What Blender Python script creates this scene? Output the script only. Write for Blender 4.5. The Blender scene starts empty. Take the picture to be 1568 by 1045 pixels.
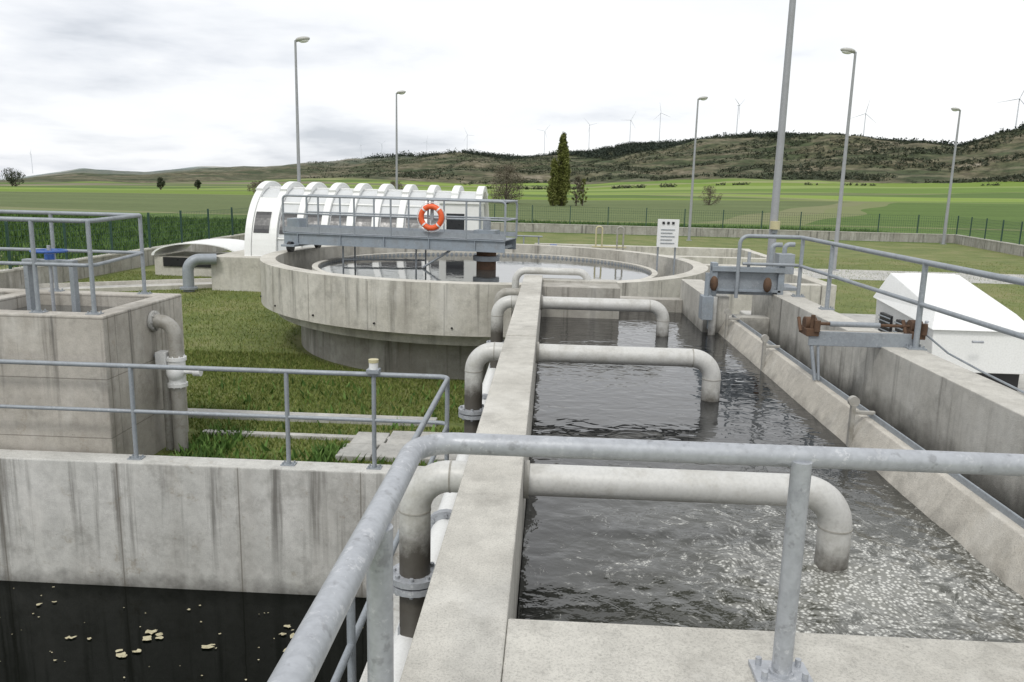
import bpy, math, random
import numpy as np
from mathutils import Vector, Matrix, noise
random.seed(7); rng=np.random.default_rng(7)
scene=bpy.context.scene
G=-1.9            # ground level; z=0 is the top of the basin walls

# ---------------------------------------------------------------- materials
class NT:
    def __init__(s,name):
        s.m=bpy.data.materials.new(name); s.m.use_nodes=True
        s.t=s.m.node_tree; s.n=s.t.nodes; s.l=s.t.links
        s.b=s.n['Principled BSDF']; s.out=s.n['Material Output']
        s.geo=s.n.new('ShaderNodeNewGeometry'); s.P=s.geo.outputs['Position']
    def mapv(s,scale,rot=(0,0,0),src=None):
        k=s.n.new('ShaderNodeMapping'); k.inputs['Scale'].default_value=scale; k.inputs['Rotation'].default_value=rot
        s.l.new(src or s.P,k.inputs['Vector']); return k.outputs[0]
    def noise(s,scale,detail=4,rough=.55,vec=None,dist=0):
        k=s.n.new('ShaderNodeTexNoise'); k.inputs['Scale'].default_value=scale
        k.inputs['Detail'].default_value=detail; k.inputs['Roughness'].default_value=rough
        k.inputs['Distortion'].default_value=dist
        s.l.new(vec or s.P,k.inputs['Vector']); return k.outputs['Fac']
    def vor(s,scale,vec=None,feat='F1'):
        k=s.n.new('ShaderNodeTexVoronoi'); k.feature=feat; k.inputs['Scale'].default_value=scale
        s.l.new(vec or s.P,k.inputs['Vector']); return k.outputs['Distance']
    def ramp(s,fac,stops,interp='LINEAR'):
        k=s.n.new('ShaderNodeValToRGB'); k.color_ramp.interpolation=interp
        e=k.color_ramp.elements
        while len(e)<len(stops): e.new(.5)
        for i,(p,c) in enumerate(stops):
            e[i].position=p
            if not isinstance(c,(tuple,list)): c=(c,c,c)
            e[i].color=(*c,1)
        s.l.new(fac,k.inputs[0]); return k.outputs[0]
    def mix(s,fac,a,b,mode='MIX'):
        k=s.n.new('ShaderNodeMix'); k.data_type='RGBA'; k.blend_type=mode
        for inp,v in ((k.inputs[0],fac),(k.inputs[6],a),(k.inputs[7],b)):
            if hasattr(v,'is_linked'): s.l.new(v,inp)
            elif isinstance(v,(tuple,list)): inp.default_value=(*v,1)
            else: inp.default_value=v
        return k.outputs[2]
    def math(s,op,a,b=0.,c=None):
        k=s.n.new('ShaderNodeMath'); k.operation=op
        for i,v in enumerate((a,b) if c is None else (a,b,c)):
            if hasattr(v,'is_linked'): s.l.new(v,k.inputs[i])
            else: k.inputs[i].default_value=v
        return k.outputs[0]
    def mrange(s,v,a,b,c,d):
        k=s.n.new('ShaderNodeMapRange'); s.l.new(v,k.inputs[0])
        for i,q in enumerate((a,b,c,d)): k.inputs[i+1].default_value=q
        return k.outputs[0]
    def sep(s,v=None):
        k=s.n.new('ShaderNodeSeparateXYZ'); s.l.new(v or s.P,k.inputs[0]); return k.outputs
    def base(s,c):
        if hasattr(c,'is_linked'): s.l.new(c,s.b.inputs['Base Color'])
        else: s.b.inputs['Base Color'].default_value=(*c,1)
    def rough(s,v):
        if hasattr(v,'is_linked'): s.l.new(v,s.b.inputs['Roughness'])
        else: s.b.inputs['Roughness'].default_value=v
    def bump(s,h,strength=.3,dist=.02):
        k=s.n.new('ShaderNodeBump'); k.inputs['Strength'].default_value=strength; k.inputs['Distance'].default_value=dist
        s.l.new(h,k.inputs['Height']); s.l.new(k.outputs[0],s.b.inputs['Normal'])

def concrete(name,c1,c2,streak=.5,joint=0,jaxis=0,joff=0,zdark=None,grit=.45,moss=0,ztop=None,hjoint=None,pits=True):
    s=NT(name)
    n1=s.noise(.9,3,.6); col=s.mix(s.ramp(n1,[(.35,0.),(.65,1.)]),c1,c2)
    n2=s.noise(8,5,.75); col=s.mix(.45,col,s.ramp(n2,[(.32,.55),(.6,1.)]),'MULTIPLY')
    n3=s.noise(150,2,.8); col=s.mix(grit,col,s.ramp(n3,[(.34,.4),(.52,1.)]),'MULTIPLY')
    nz=s.sep(s.geo.outputs['Normal'])[2]
    vert=s.math('SUBTRACT',1.0,s.math('ABSOLUTE',nz))
    z=s.sep()[2]
    st=s.noise(1,4,.7,s.mapv((6,6,.22)))
    stm=s.ramp(st,[(.53,0.),(.70,1.)])
    if ztop is not None:
        fade=s.mrange(s.math('ADD',z,s.math('MULTIPLY',s.noise(1,1,.5,s.mapv((3,3,.01))),1.6)),ztop+.0,ztop+.80,.1,1.)
        stm=s.math('MULTIPLY',stm,fade)
    stm=s.math('MULTIPLY',s.math('MULTIPLY',stm,vert),streak)
    col=s.mix(stm,col,(.09,.085,.075))
    st2=s.noise(1,3,.6,s.mapv((1.4,1.4,.3)))
    col=s.mix(s.math('MULTIPLY',s.math('MULTIPLY',s.ramp(st2,[(.50,0.),(.75,1.)]),vert),streak*.6),col,(.22,.20,.17))
    lb=s.noise(1,4,.7,s.mapv((2.2,2.2,.9),(0,0,1))); col=s.mix(s.math('MULTIPLY',s.ramp(lb,[(.52,0.),(.70,1.)]),.4),col,(.68,.67,.63))
    bl=s.noise(2.3,5,.75); col=s.mix(s.math('MULTIPLY',s.ramp(bl,[(.54,0.),(.68,1.)]),.38),col,(.18,.17,.15))
    if pits:
        pit=s.vor(17); pm=s.math('MULTIPLY',s.ramp(pit,[(.05,1.),(.10,0.)]),s.ramp(s.noise(3.1,3,.7),[(.52,0.),(.60,1.)]))
        col=s.mix(s.math('MULTIPLY',pm,.5),col,(.09,.085,.07))
    if moss:
        ms=s.noise(3.2,5,.8); col=s.mix(s.math('MULTIPLY',s.ramp(ms,[(.6,0.),(.68,1.)]),moss),col,(.17,.11,.03))
    h=s.math('ADD',s.math('MULTIPLY',n3,.5),n2)
    if zdark is not None:
        zn=s.math('ADD',z,s.math('MULTIPLY',s.noise(4,3),.25))
        col=s.mix(s.mrange(zn,zdark+.06,zdark+.30,.88,0),col,(.04,.038,.032))
    if joint:
        a=s.sep()[jaxis]; m=s.math('PINGPONG',s.math('ADD',a,joff),joint/2)
        j=s.math('LESS_THAN',m,.007); j=s.math('MULTIPLY',j,vert)
        col=s.mix(s.math('MULTIPLY',j,.6),col,(.13,.12,.10)); h=s.math('SUBTRACT',h,j)
        j2=s.math('MULTIPLY',s.math('LESS_THAN',s.math('ADD',m,s.math('MULTIPLY',n2,.1)),.085),vert)
        col=s.mix(s.math('MULTIPLY',j2,.15),col,(.15,.13,.1))
    if hjoint:
        m=s.math('PINGPONG',s.math('ADD',z,hjoint[1]),hjoint[0]/2); j=s.math('MULTIPLY',s.math('LESS_THAN',m,.005),vert)
        col=s.mix(s.math('MULTIPLY',j,.5),col,(.1,.09,.075)); h=s.math('SUBTRACT',h,j)
    s.base(col); s.rough(.88); s.bump(h,.6,.012); return s.m

C_top =concrete('concrete_weathered',(.48,.465,.42),(.61,.595,.545),.7,zdark=-.52,ztop=-.3)
C_left=concrete('concrete_basin_left',(.55,.55,.52),(.68,.675,.645),.8,joint=1.22,jaxis=0,joff=.55,zdark=-2.9,moss=.3,ztop=-2.05)
C_cham=concrete('concrete_chamber',(.41,.385,.34),(.54,.51,.46),.85,joint=1.1,jaxis=1,moss=.2,ztop=-.6,hjoint=(.62,.2))
C_tank=concrete('concrete_clarifier',(.52,.50,.44),(.64,.62,.56),.7,ztop=-.6)
C_low =concrete('concrete_dark',(.34,.33,.29),(.44,.42,.38),.9)  # darker concrete with the heaviest streaks
C_pave=concrete('concrete_paving',(.42,.42,.40),(.50,.49,.46),.2,grit=.35,pits=False)

def paint(name,c,metal=.0,r=.45,dirt=.25,dc=(.15,.13,.1),sc=6,fine=.25,zdirt=None,chips=0):
    s=NT(name); n=s.noise(sc,5,.7); n2=s.noise(60,2,.6)
    col=s.mix(s.math('MULTIPLY',s.ramp(n,[(.45,0.),(.72,1.)]),dirt),c,dc)
    col=s.mix(fine,col,s.ramp(n2,[(.3,.6),(.6,1.)]),'MULTIPLY')
    if chips:
        n3=s.noise(38,4,.75); n4=s.noise(3,2)
        cm=s.math('MULTIPLY',s.ramp(n3,[(.58,0.),(.62,1.)]),s.ramp(n4,[(.4,.25),(.6,1.)]))
        col=s.mix(s.math('MULTIPLY',cm,chips),col,(.60,.61,.63))
        n5=s.noise(22,3,.7); col=s.mix(s.math('MULTIPLY',s.ramp(n5,[(.60,0.),(.67,1.)]),chips*.7),col,(.12,.12,.12))
    if zdirt is not None:
        zz=s.math('ADD',s.sep()[2],s.math('MULTIPLY',s.noise(14,4,.7),.22))
        col=s.mix(s.mrange(zz,zdirt+.1,zdirt+.26,.92,0.),col,(.05,.042,.032))
    s.base(col); s.b.inputs['Metallic'].default_value=metal
    s.rough(s.ramp(n,[(.3,r-.08),(.7,r+.15)])); s.bump(n2,.12,.003); return s.m
M_galv=paint('galvanised_steel',(.40,.42,.45),.2,.42,.45,(.22,.23,.25),14,.3,chips=.5)
M_galvd=paint('galvanised_steel_dull',(.30,.33,.36),.2,.5,.35,(.17,.17,.17),8,chips=.3)
M_steel=paint('grey_bridge_steel',(.27,.31,.35),.1,.5,.35,chips=.25)
M_pipe=paint('air_pipe_coating',(.55,.55,.53),.05,.45,.6,(.30,.285,.24),5,zdirt=-.52,chips=.15)
M_pipeg=paint('dirty_pipe',(.36,.35,.32),.05,.5,.6,(.16,.14,.10),9)
M_launder=concrete('launder_concrete',(.50,.47,.41),(.58,.55,.49),.35,zdark=-.62,pits=False)
M_white=paint('white_fibreglass',(.80,.81,.80),0,.4,.12,(.5,.48,.43),2)
M_shell=paint('white_shell_panel',(.60,.62,.63),0,.4,.3,(.42,.42,.4),2)
M_white2=paint('white_plastic',(.74,.75,.75),0,.35,.2,(.4,.38,.33),3)
M_rust=paint('rusty_steel',(.13,.075,.045),.2,.8,.6,(.05,.04,.035),12)
M_dark=paint('dark_opening',(.015,.015,.017),0,.3,.0)
M_glass=paint('dark_window',(.02,.022,.026),0,.3,.0)
M_orange=paint('orange_plastic',(.78,.12,.03),0,.45,.2,(.4,.1,.04),5)
M_blue=paint('blue_paint',(.03,.10,.35),0,.4,.2)
M_fence=paint('green_fence_wire',(.02,.06,.045),.0,.6,0)
M_pole=paint('lamp_pole_galvanised',(.34,.35,.37),.2,.5,.2)
M_lamp=paint('lamp_head',(.45,.45,.43),0,.4,.2)
M_turb=paint('turbine_white',(.60,.63,.67),0,.6,0)
M_yel=paint('yellow_cap',(.50,.46,.28),0,.5,.2)
M_bark=paint('bark',(.10,.085,.065),0,.9,.3)

def foliage(name,c1,c2,c3):
    s=NT(name); r=s.geo.outputs['Random Per Island']; n=s.noise(.9,2)
    col=s.ramp(r,[(0.,c1),(.5,c2),(1.,c3)]); col=s.mix(.4,col,s.ramp(n,[(.35,.5),(.65,1.)]),'MULTIPLY')
    s.base(col); s.rough(.75); s.b.inputs['Specular IOR Level'].default_value=.2; return s.m
F_grass=foliage('grass_blades',(.09,.14,.025),(.15,.20,.045),(.27,.28,.09))
F_crop=foliage('crop_leaves',(.04,.085,.02),(.07,.13,.03),(.11,.18,.045))
F_pop=foliage('poplar_leaves',(.09,.105,.025),(.14,.16,.04),(.21,.22,.07))
F_twig=foliage('bare_twigs',(.11,.095,.07),(.16,.14,.10),(.20,.18,.13))
F_ridge=foliage('ridge_tree_leaves',(.022,.034,.026),(.034,.048,.034),(.052,.065,.044))
F_scrub=foliage('scrub_leaves',(.035,.048,.03),(.055,.066,.04),(.08,.088,.055))
F_weed=foliage('weed_leaves',(.06,.12,.03),(.10,.19,.04),(.16,.26,.07))

def water(name,deep,foampos=None,rip=6,strength=.25,ior=1.45,sc=(1,1,1)):
    s=NT(name); v=s.mapv(sc)
    n=s.noise(rip,2,.6,v,.6)
    h=n; col=deep
    if foampos:
        k=s.n.new('ShaderNodeVectorMath'); k.operation='DISTANCE'; s.l.new(s.P,k.inputs[0]); k.inputs[1].default_value=foampos[:3]
        near=s.mrange(k.outputs['Value'],.1,foampos[3],1,0); core=s.mrange(k.outputs['Value'],.05,.75,1,0)
        # froth also drifts along the launder on the right
        px=s.sep()[0]; side=s.math('MULTIPLY',s.mrange(px,1.75,2.15,0,1),s.mrange(s.sep()[1],5.2,3.2,0,1))
        wh=s.math('ADD',s.math('ADD',s.math('MULTIPLY',near,.15),s.math('MULTIPLY',core,.14)),s.math('MULTIPLY',side,.13))
        murk=s.mix(near,deep,(.06,.062,.048))
        f=s.noise(5,7,.78,None,3.2); thr=s.math('ADD',f,wh)
        fm=s.ramp(thr,[(.63,0.),(.72,1.)])
        bub=s.ramp(s.vor(55),[(.25,1.),(.5,.25)]); fm=s.math('MULTIPLY',fm,bub)
        col=s.mix(s.math('MULTIPLY',fm,.85),murk,(.72,.72,.68))
        s.rough(s.math('ADD',s.math('MULTIPLY',fm,.5),.03))
        hh=s.math('MULTIPLY',s.math('MULTIPLY',near,s.noise(12,3,.6)),2.6)
        h=s.math('ADD',h,hh)
    else: s.rough(.03)
    s.base(col); s.b.inputs['IOR'].default_value=ior; s.bump(h,strength,.05); return s.m
W_main=water('aeration_water',(.010,.011,.012),(1.37,3.35,-.5,1.8),5,.14,1.62,sc=(1,1.3,1))
W_left=water('black_still_water',(.003,.004,.003),rip=2,strength=.03,ior=1.22)
W_clar=water('clarifier_water',(.05,.055,.055),rip=5,strength=.03,ior=1.9)

# ---------------------------------------------------------------- mesh builder
class B:
    def __init__(s): s.v=[];s.f=[];s.mi=[];s.mats=[];s.sm=[]
    def _m(s,m):
        if m not in s.mats: s.mats.append(m)
        return s.mats.index(m)
    def add(s,vs,fs,m,smooth=False):
        o=len(s.v); s.v+= [tuple(v) for v in vs]; k=s._m(m)
        for f in fs: s.f.append(tuple(i+o for i in f)); s.mi.append(k); s.sm.append(smooth)
    def box(s,x0,x1,y0,y1,z0,z1,m,M=None):
        vs=[Vector(p) for p in ((x0,y0,z0),(x1,y0,z0),(x1,y1,z0),(x0,y1,z0),(x0,y0,z1),(x1,y0,z1),(x1,y1,z1),(x0,y1,z1))]
        if M is not None: vs=[M@v for v in vs]
        s.add(vs,[(0,3,2,1),(4,5,6,7),(0,1,5,4),(1,2,6,5),(2,3,7,6),(3,0,4,7)],m)
    def hull8(s,pts,m): s.add(pts,[(0,3,2,1),(4,5,6,7),(0,1,5,4),(1,2,6,5),(2,3,7,6),(3,0,4,7)],m)
    def extrude_y(s,prof,y0,y1,m,smooth=False):
        n=len(prof); vs=[(x,y0,z) for x,z in prof]+[(x,y1,z) for x,z in prof]
        s.add(vs,[(i,(i+1)%n,n+(i+1)%n,n+i) for i in range(n)],m,smooth); s.add(vs,[tuple(range(n))[::-1],tuple(range(n,2*n))],m)
    def tube(s,path,r,m,seg=16,bend=0,cap=True,nb=8):
        P=[Vector(p) for p in path]
        if bend:
            Q=[P[0]]
            for i in range(1,len(P)-1):
                a=(P[i-1]-P[i]).normalized(); b=(P[i+1]-P[i]).normalized()
                ang=a.angle(b); 
                if ang>3.1: Q.append(P[i]); continue
                t=min(bend/math.tan(ang/2),(P[i-1]-P[i]).length*.49,(P[i+1]-P[i]).length*.49)
                p0=P[i]+a*t; p1=P[i]+b*t; R=t*math.tan(ang/2)
                c=P[i]+(a+b).normalized()*(R/math.sin(ang/2))
                d0=(p0-c); d1=(p1-c); tot=d0.angle(d1); ax=d0.cross(d1).normalized()
                for j in range(nb+1): Q.append(c+Matrix.Rotation(tot*j/nb,3,ax)@d0)
            Q.append(P[-1]); P=Q
        rr=r if isinstance(r,(list,tuple)) else [r]*len(P)
        vs=[];T=[]
        for i in range(len(P)):
            t=(P[min(i+1,len(P)-1)]-P[max(i-1,0)]).normalized(); T.append(t)
        up=Vector((0,0,1)) if abs(T[0].z)<.9 else Vector((1,0,0))
        n=(up-T[0]*up.dot(T[0])).normalized()
        for i,p in enumerate(P):
            if i: 
                n=(n-T[i]*n.dot(T[i])).normalized()
            b=T[i].cross(n)
            for j in range(seg):
                a=2*math.pi*j/seg; vs.append(p+(n*math.cos(a)+b*math.sin(a))*rr[i])
        fs=[]
        for i in range(len(P)-1):
            for j in range(seg):
                k=(j+1)%seg; fs.append((i*seg+j,i*seg+k,(i+1)*seg+k,(i+1)*seg+j))
        s.add(vs,fs,m,True)
        if cap:
            L=len(P)-1
            s.add(vs[:seg],[tuple(range(seg))[::-1]],m); s.add(vs[L*seg:],[tuple(range(seg))],m)
    def lathe(s,prof,m,cx=0,cy=0,seg=96,a0=0,a1=2*math.pi,closed=True,smooth=True):
        n=len(prof); full=abs(a1-a0-2*math.pi)<1e-6; cnt=seg if full else seg+1; vs=[]
        for i in range(cnt):
            a=a0+(a1-a0)*i/seg
            for r,z in prof: vs.append((cx+r*math.cos(a),cy+r*math.sin(a),z))
        e=n if closed else n-1
        for q in range(e):
            q2=(q+1)%n; vv=[];ff=[]
            for i in range(cnt): vv+= [vs[i*n+q],vs[i*n+q2]]
            for i in range(seg):
                i2=(i+1)%cnt; ff.append((i*2,i2*2,i2*2+1,i*2+1))
            s.add(vv,ff,m,smooth)
    def ellip(s,c,r,m,nu=16,nv=10,M=None):
        vs=[];fs=[]
        for i in range(nv+1):
            ph=math.pi*i/nv
            for j in range(nu):
                th=2*math.pi*j/nu; p=Vector((r[0]*math.sin(ph)*math.cos(th),r[1]*math.sin(ph)*math.sin(th),r[2]*math.cos(ph)))
                if M: p=M@p
                vs.append(p+Vector(c))
        for i in range(nv):
            for j in range(nu):
                k=(j+1)%nu; fs.append((i*nu+j,(i+1)*nu+j,(i+1)*nu+k,i*nu+k))
        s.add(vs,fs,m,True)
    def flange(s,p,axis,r,th,m):
        a=Vector(axis).normalized(); p=Vector(p); s.tube([p-a*th/2,p+a*th/2],r,m,20)
        q=a.orthogonal().normalized(); 
        for i in range(8):
            d=Matrix.Rotation(i*math.pi/4,3,a)@q*(r*.82); s.tube([p+d-a*(th/2+.015),p+d+a*(th/2+.015)],r*.09,m,6)
    def obj(s,name,bevel=0,loc=None,rotz=0,parent=None):
        me=bpy.data.meshes.new(name); me.from_pydata(s.v,[],s.f)
        for m in s.mats: me.materials.append(m)
        me.polygons.foreach_set('material_index',s.mi); me.polygons.foreach_set('use_smooth',s.sm); me.update()
        o=bpy.data.objects.new(name,me); scene.collection.objects.link(o)
        if loc: o.location=loc
        o.rotation_euler[2]=rotz
        if bevel:
            k=o.modifiers.new('bevel','BEVEL'); k.width=bevel; k.segments=2; k.limit_method='ANGLE'; k.angle_limit=math.radians(50)
        if parent: o.parent=parent
        return o

def fastmesh(name,V,F,mat,smooth=False):
    me=bpy.data.meshes.new(name); V=np.asarray(V,dtype=np.float32); F=np.asarray(F,dtype=np.int32)
    k=F.shape[1]; me.vertices.add(len(V)); me.vertices.foreach_set('co',V.ravel())
    me.loops.add(F.size); me.loops.foreach_set('vertex_index',F.ravel())
    me.polygons.add(len(F)); me.polygons.foreach_set('loop_start',np.arange(0,F.size,k,dtype=np.int32))
    me.materials.append(mat); me.update(calc_edges=True); me.validate()
    o=bpy.data.objects.new(name,me); scene.collection.objects.link(o); return o

# ---------------------------------------------------------------- terrain
AZ =[-60,-34.8,-33,-30.6,-27,-23.8,-20,-16.7,-12.3,-6.4,-1.8,2.8,5.5,13.0,19.2,23.8,25.7,27.4,29.7,60]
EL =[-.004,-.006,.000,.0065,.0055,.0120,.0140,.0200,.0255,.0335,.0315,.0400,.0505,.0575,.0585,.0535,.0485,.0585,.0675,.05]
RD =[3500,3500,3500,3500,3400,3300,3000,2800,2300,2000,1800,1600,1500,1400,1300,1250,1200,1150,1100,1100]
EF =[-.013,-.013,-.012,-.011,-.010,-.008,-.006,-.004,-.003,-.003,-.002,0,.003,.0095,.012,.013,.014,.015,.016,.015]
def terr(x,y):
    r=math.hypot(x,y); az=math.degrees(math.atan2(x,y))
    if y<=0 or r<80: return G,0.
    R=np.interp(az,AZ,RD); zr=1.2+R*np.interp(az,AZ,EL); zf=1.2+600*np.interp(az,AZ,EF)
    if r<600:
        k=(r-80)/520; z=G+(zf-G)*k**1.4; z+=noise.noise((x/160,y/160,0))*2.0*k; return z,0.
    k=(r-600)/(R-600)
    if k<1:
        q=k*k*(3-2*k); S=.35*k+.65*q
        n=noise.fractal((x/230,y/230,1.3),1,2,5)*(zr-zf)*.30*math.sin(math.pi*min(k,1))
        n0=noise.noise((x/160,y/160,0))*2.0*max(0,1-k*4)
        return zf+(zr-zf)*S+n+n0, min(1,max(0,(k-.05)*6+n*.03))
    return zr-(k-1)*40+noise.noise((x/200,y/200,3))*3,1.
def axis(pts):
    out=[]
    for (a,b,st) in pts:
        n=max(1,int(round((b-a)/st))); out+= [a+(b-a)*i/n for i in range(n)]
    return out+[pts[-1][1]]
xs=axis([(-6000,-2600,200),(-2600,-600,16),(-600,-120,10),(-120,-30,5),(-30,-14.4,2.6),(-14.4,-14,.4),(-14,-1.0,2.6),(-1,27.6,2.2),(27.6,120,5),(120,1000,10),(1000,1500,25),(1500,6000,300)])
ys=axis([(-300,-20,70),(-20,1,5),(1,7.35,2.1),(7.35,55,2.98),(55,120,5),(120,2600,15),(2600,4000,60),(4000,9000,500)])
V=[];H=[]
for y in ys:
    for x in xs:
        z,h=terr(x,y); V.append((x,y,z)); H.append(h)
nx=len(xs);F=[];MI=[]
for j in range(len(ys)-1):
    for i in range(nx-1):
        cx=(xs[i]+xs[i+1])/2; cy=(ys[j]+ys[j+1])/2
        if -14<cx<-1 and 1<cy<7.35: continue
        F.append((j*nx+i,j*nx+i+1,(j+1)*nx+i+1,(j+1)*nx+i)); MI.append(0 if (-14.4<cx<27.6 and cy<55) else 1)
# lawn
s=NT('lawn'); n=s.noise(.7,5,.65); n2=s.noise(9,4,.7)
col=s.ramp(n,[(.3,(.11,.15,.035)),(.5,(.17,.205,.055)),(.7,(.25,.24,.10))]); col=s.mix(.6,col,s.ramp(n2,[(.3,.4),(.7,1.)]),'MULTIPLY')
s.base(col); s.rough(.95); s.bump(n2,1,.05); M_lawn=s.m
# fields + hills
s=NT('fields_and_hills')
wob=s.n.new('ShaderNodeVectorMath'); wob.operation='ADD'; s.l.new(s.P,wob.inputs[0])
wn=s.n.new('ShaderNodeTexNoise'); wn.inputs['Scale'].default_value=.006; wn.inputs['Detail'].default_value=2; s.l.new(s.P,wn.inputs['Vector'])
ws=s.n.new('ShaderNodeVectorMath'); ws.operation='SCALE'; ws.inputs['Scale'].default_value=90; s.l.new(wn.outputs['Color'],ws.inputs[0]); s.l.new(ws.outputs[0],wob.inputs[1])
vv=s.n.new('ShaderNodeTexVoronoi'); vv.inputs['Scale'].default_value=1; fvec=s.mapv((1/290,1/75,0),(0,0,.16),wob.outputs[0]); s.l.new(fvec,vv.inputs['Vector'])
cell=s.sep(vv.outputs['Color'])[0]
fc=s.ramp(cell,[(0.,(.19,.28,.05)),(.2,(.25,.35,.075)),(.36,(.12,.19,.05)),(.5,(.28,.36,.11)),(.62,(.16,.25,.055)),(.74,(.29,.32,.14)),(.84,(.15,.19,.08)),(.94,(.24,.22,.15))],'CONSTANT')
fn=s.noise(.05,5,.7,s.mapv((.5,1.6,1))); fc=s.mix(.6,fc,s.ramp(fn,[(.3,.55),(.7,1.)]),'MULTIPLY')
fn2=s.noise(1.3,3,.7); fc=s.mix(.5,fc,s.ramp(fn2,[(.3,.55),(.7,1.)]),'MULTIPLY')
fe=s.vor(1,fvec,'DISTANCE_TO_EDGE')
fc=s.mix(s.math('MULTIPLY',s.math('LESS_THAN',fe,.016),.5),fc,(.24,.23,.13))
hn=s.noise(.012,7,.72,s.mapv((1,1,4))); hc=s.ramp(hn,[(.3,(.045,.065,.032)),(.45,(.075,.092,.048)),(.53,(.115,.115,.068)),(.60,(.16,.145,.095)),(.67,(.27,.24,.18)),(.75,(.44,.40,.33))])
z=s.sep()[2]; tr=s.math('SINE',s.math('ADD',s.math('MULTIPLY',z,.7),s.math('MULTIPLY',s.noise(.01,3),16)))
hc=s.mix(s.math('MULTIPLY',s.ramp(tr,[(.45,0.),(.9,1.)]),.45),hc,(.22,.20,.14))
hn2=s.noise(.09,4,.8); hc=s.mix(.8,hc,s.ramp(hn2,[(.38,.3),(.6,1.)]),'MULTIPLY')
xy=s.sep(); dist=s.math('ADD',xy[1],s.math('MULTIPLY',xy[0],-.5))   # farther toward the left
far=s.mrange(dist,1900,2900,0.,.85); hc=s.mix(far,hc,s.ramp(s.noise(.004,5,.6,s.mapv((1,1,9))),[(.4,(.22,.275,.29)),(.5,(.31,.35,.34)),(.6,(.43,.43,.40))]))  # aerial haze painted into the hill colour, paler and bluer with distance
at=s.n.new('ShaderNodeAttribute'); at.attribute_name='hill'
hm=s.ramp(s.math('ADD',at.outputs['Fac'],s.math('MULTIPLY',s.math('SUBTRACT',s.noise(.006,3),.5),1.0)),[(.35,0.),(.5,1.)])
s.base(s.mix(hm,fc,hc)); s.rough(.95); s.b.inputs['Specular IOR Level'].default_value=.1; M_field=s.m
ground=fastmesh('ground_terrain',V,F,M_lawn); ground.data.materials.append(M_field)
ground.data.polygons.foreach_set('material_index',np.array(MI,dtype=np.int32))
a=ground.data.attributes.new('hill','FLOAT','POINT'); a.data.foreach_set('value',np.array(H,dtype=np.float32))
ground.data.polygons.foreach_set('use_smooth',[True]*len(F)); ground.data.update()

# ---------------------------------------------------------------- foliage helpers
def blades(name,regions,mat,hgt,wid,excl=None):
    Vs=[]
    for (x0,x1,y0,y1,n) in regions:
        p=rng.random((n,2))*[x1-x0,y1-y0]+[x0,y0]
        if excl is not None: p=p[~excl(p[:,0],p[:,1])]
        Vs.append(p)
    p=np.concatenate(Vs); n=len(p)
    a=rng.random(n)*6.283; h=hgt*(.4+rng.random(n)*.9); w=wid*(.6+.8*rng.random(n)); lean=(rng.random((n,2))-.5)*h[:,None]*1.5
    dx=np.cos(a)*w; dy=np.sin(a)*w
    z=np.array([terr(q[0],q[1])[0] for q in p]) if hgt>.15 else np.full(n,G)
    V=np.empty((n,3,3)); V[:,0]=np.c_[p[:,0]-dx,p[:,1]-dy,z-.005]; V[:,1]=np.c_[p[:,0]+dx,p[:,1]+dy,z-.005]; V[:,2]=np.c_[p+lean,z+h]
    return fastmesh(name,V.reshape(-1,3),np.arange(n*3).reshape(-1,3),mat)
TC=(-1.28,16.2); TR=4.4
def path_y(x): return 20.6+(x+14.2)*.62     # centre line of the narrow path on the left
def ex(x,y): return ((x-TC[0])**2+(y-TC[1])**2<3.8**2)|((x>-.9)&(x<3.1)&(y<11.6))|((x>-9)&(x<-4.3)&(y<9.4))|((x>-9.3)&(x<-5.5)&(y>22)&(y<27))|((y>9.85)&(y<10.1)&(x<-.9))|((x>-2.35)&(x<-.9)&(y>8.5)&(y<9.5))|((x>2)&(x<6.5)&(y<26)&(y>13)&(x<5))|((x<-6)&(np.abs(y-path_y(x))<1.0))
blades('grass',[(-9,-.5,7.7,14,100000),(-14,-3,13,26,60000),(3,22,12,40,30000)],F_grass,.05,.008,ex)
blades('weeds',[(-4.15,-3.6,8.0,9.4,450),(-2.6,-2.35,7.9,8.9,300),(-5,-1,9.3,12,300),(-4.2,-1,7.8,8.8,400)],F_weed,.12,.025,ex)
blades('crop_field',[(-60,-14.8,26,60,50000),(-14.6,27,56.5,70,18000)],F_crop,.32,.05)

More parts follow.
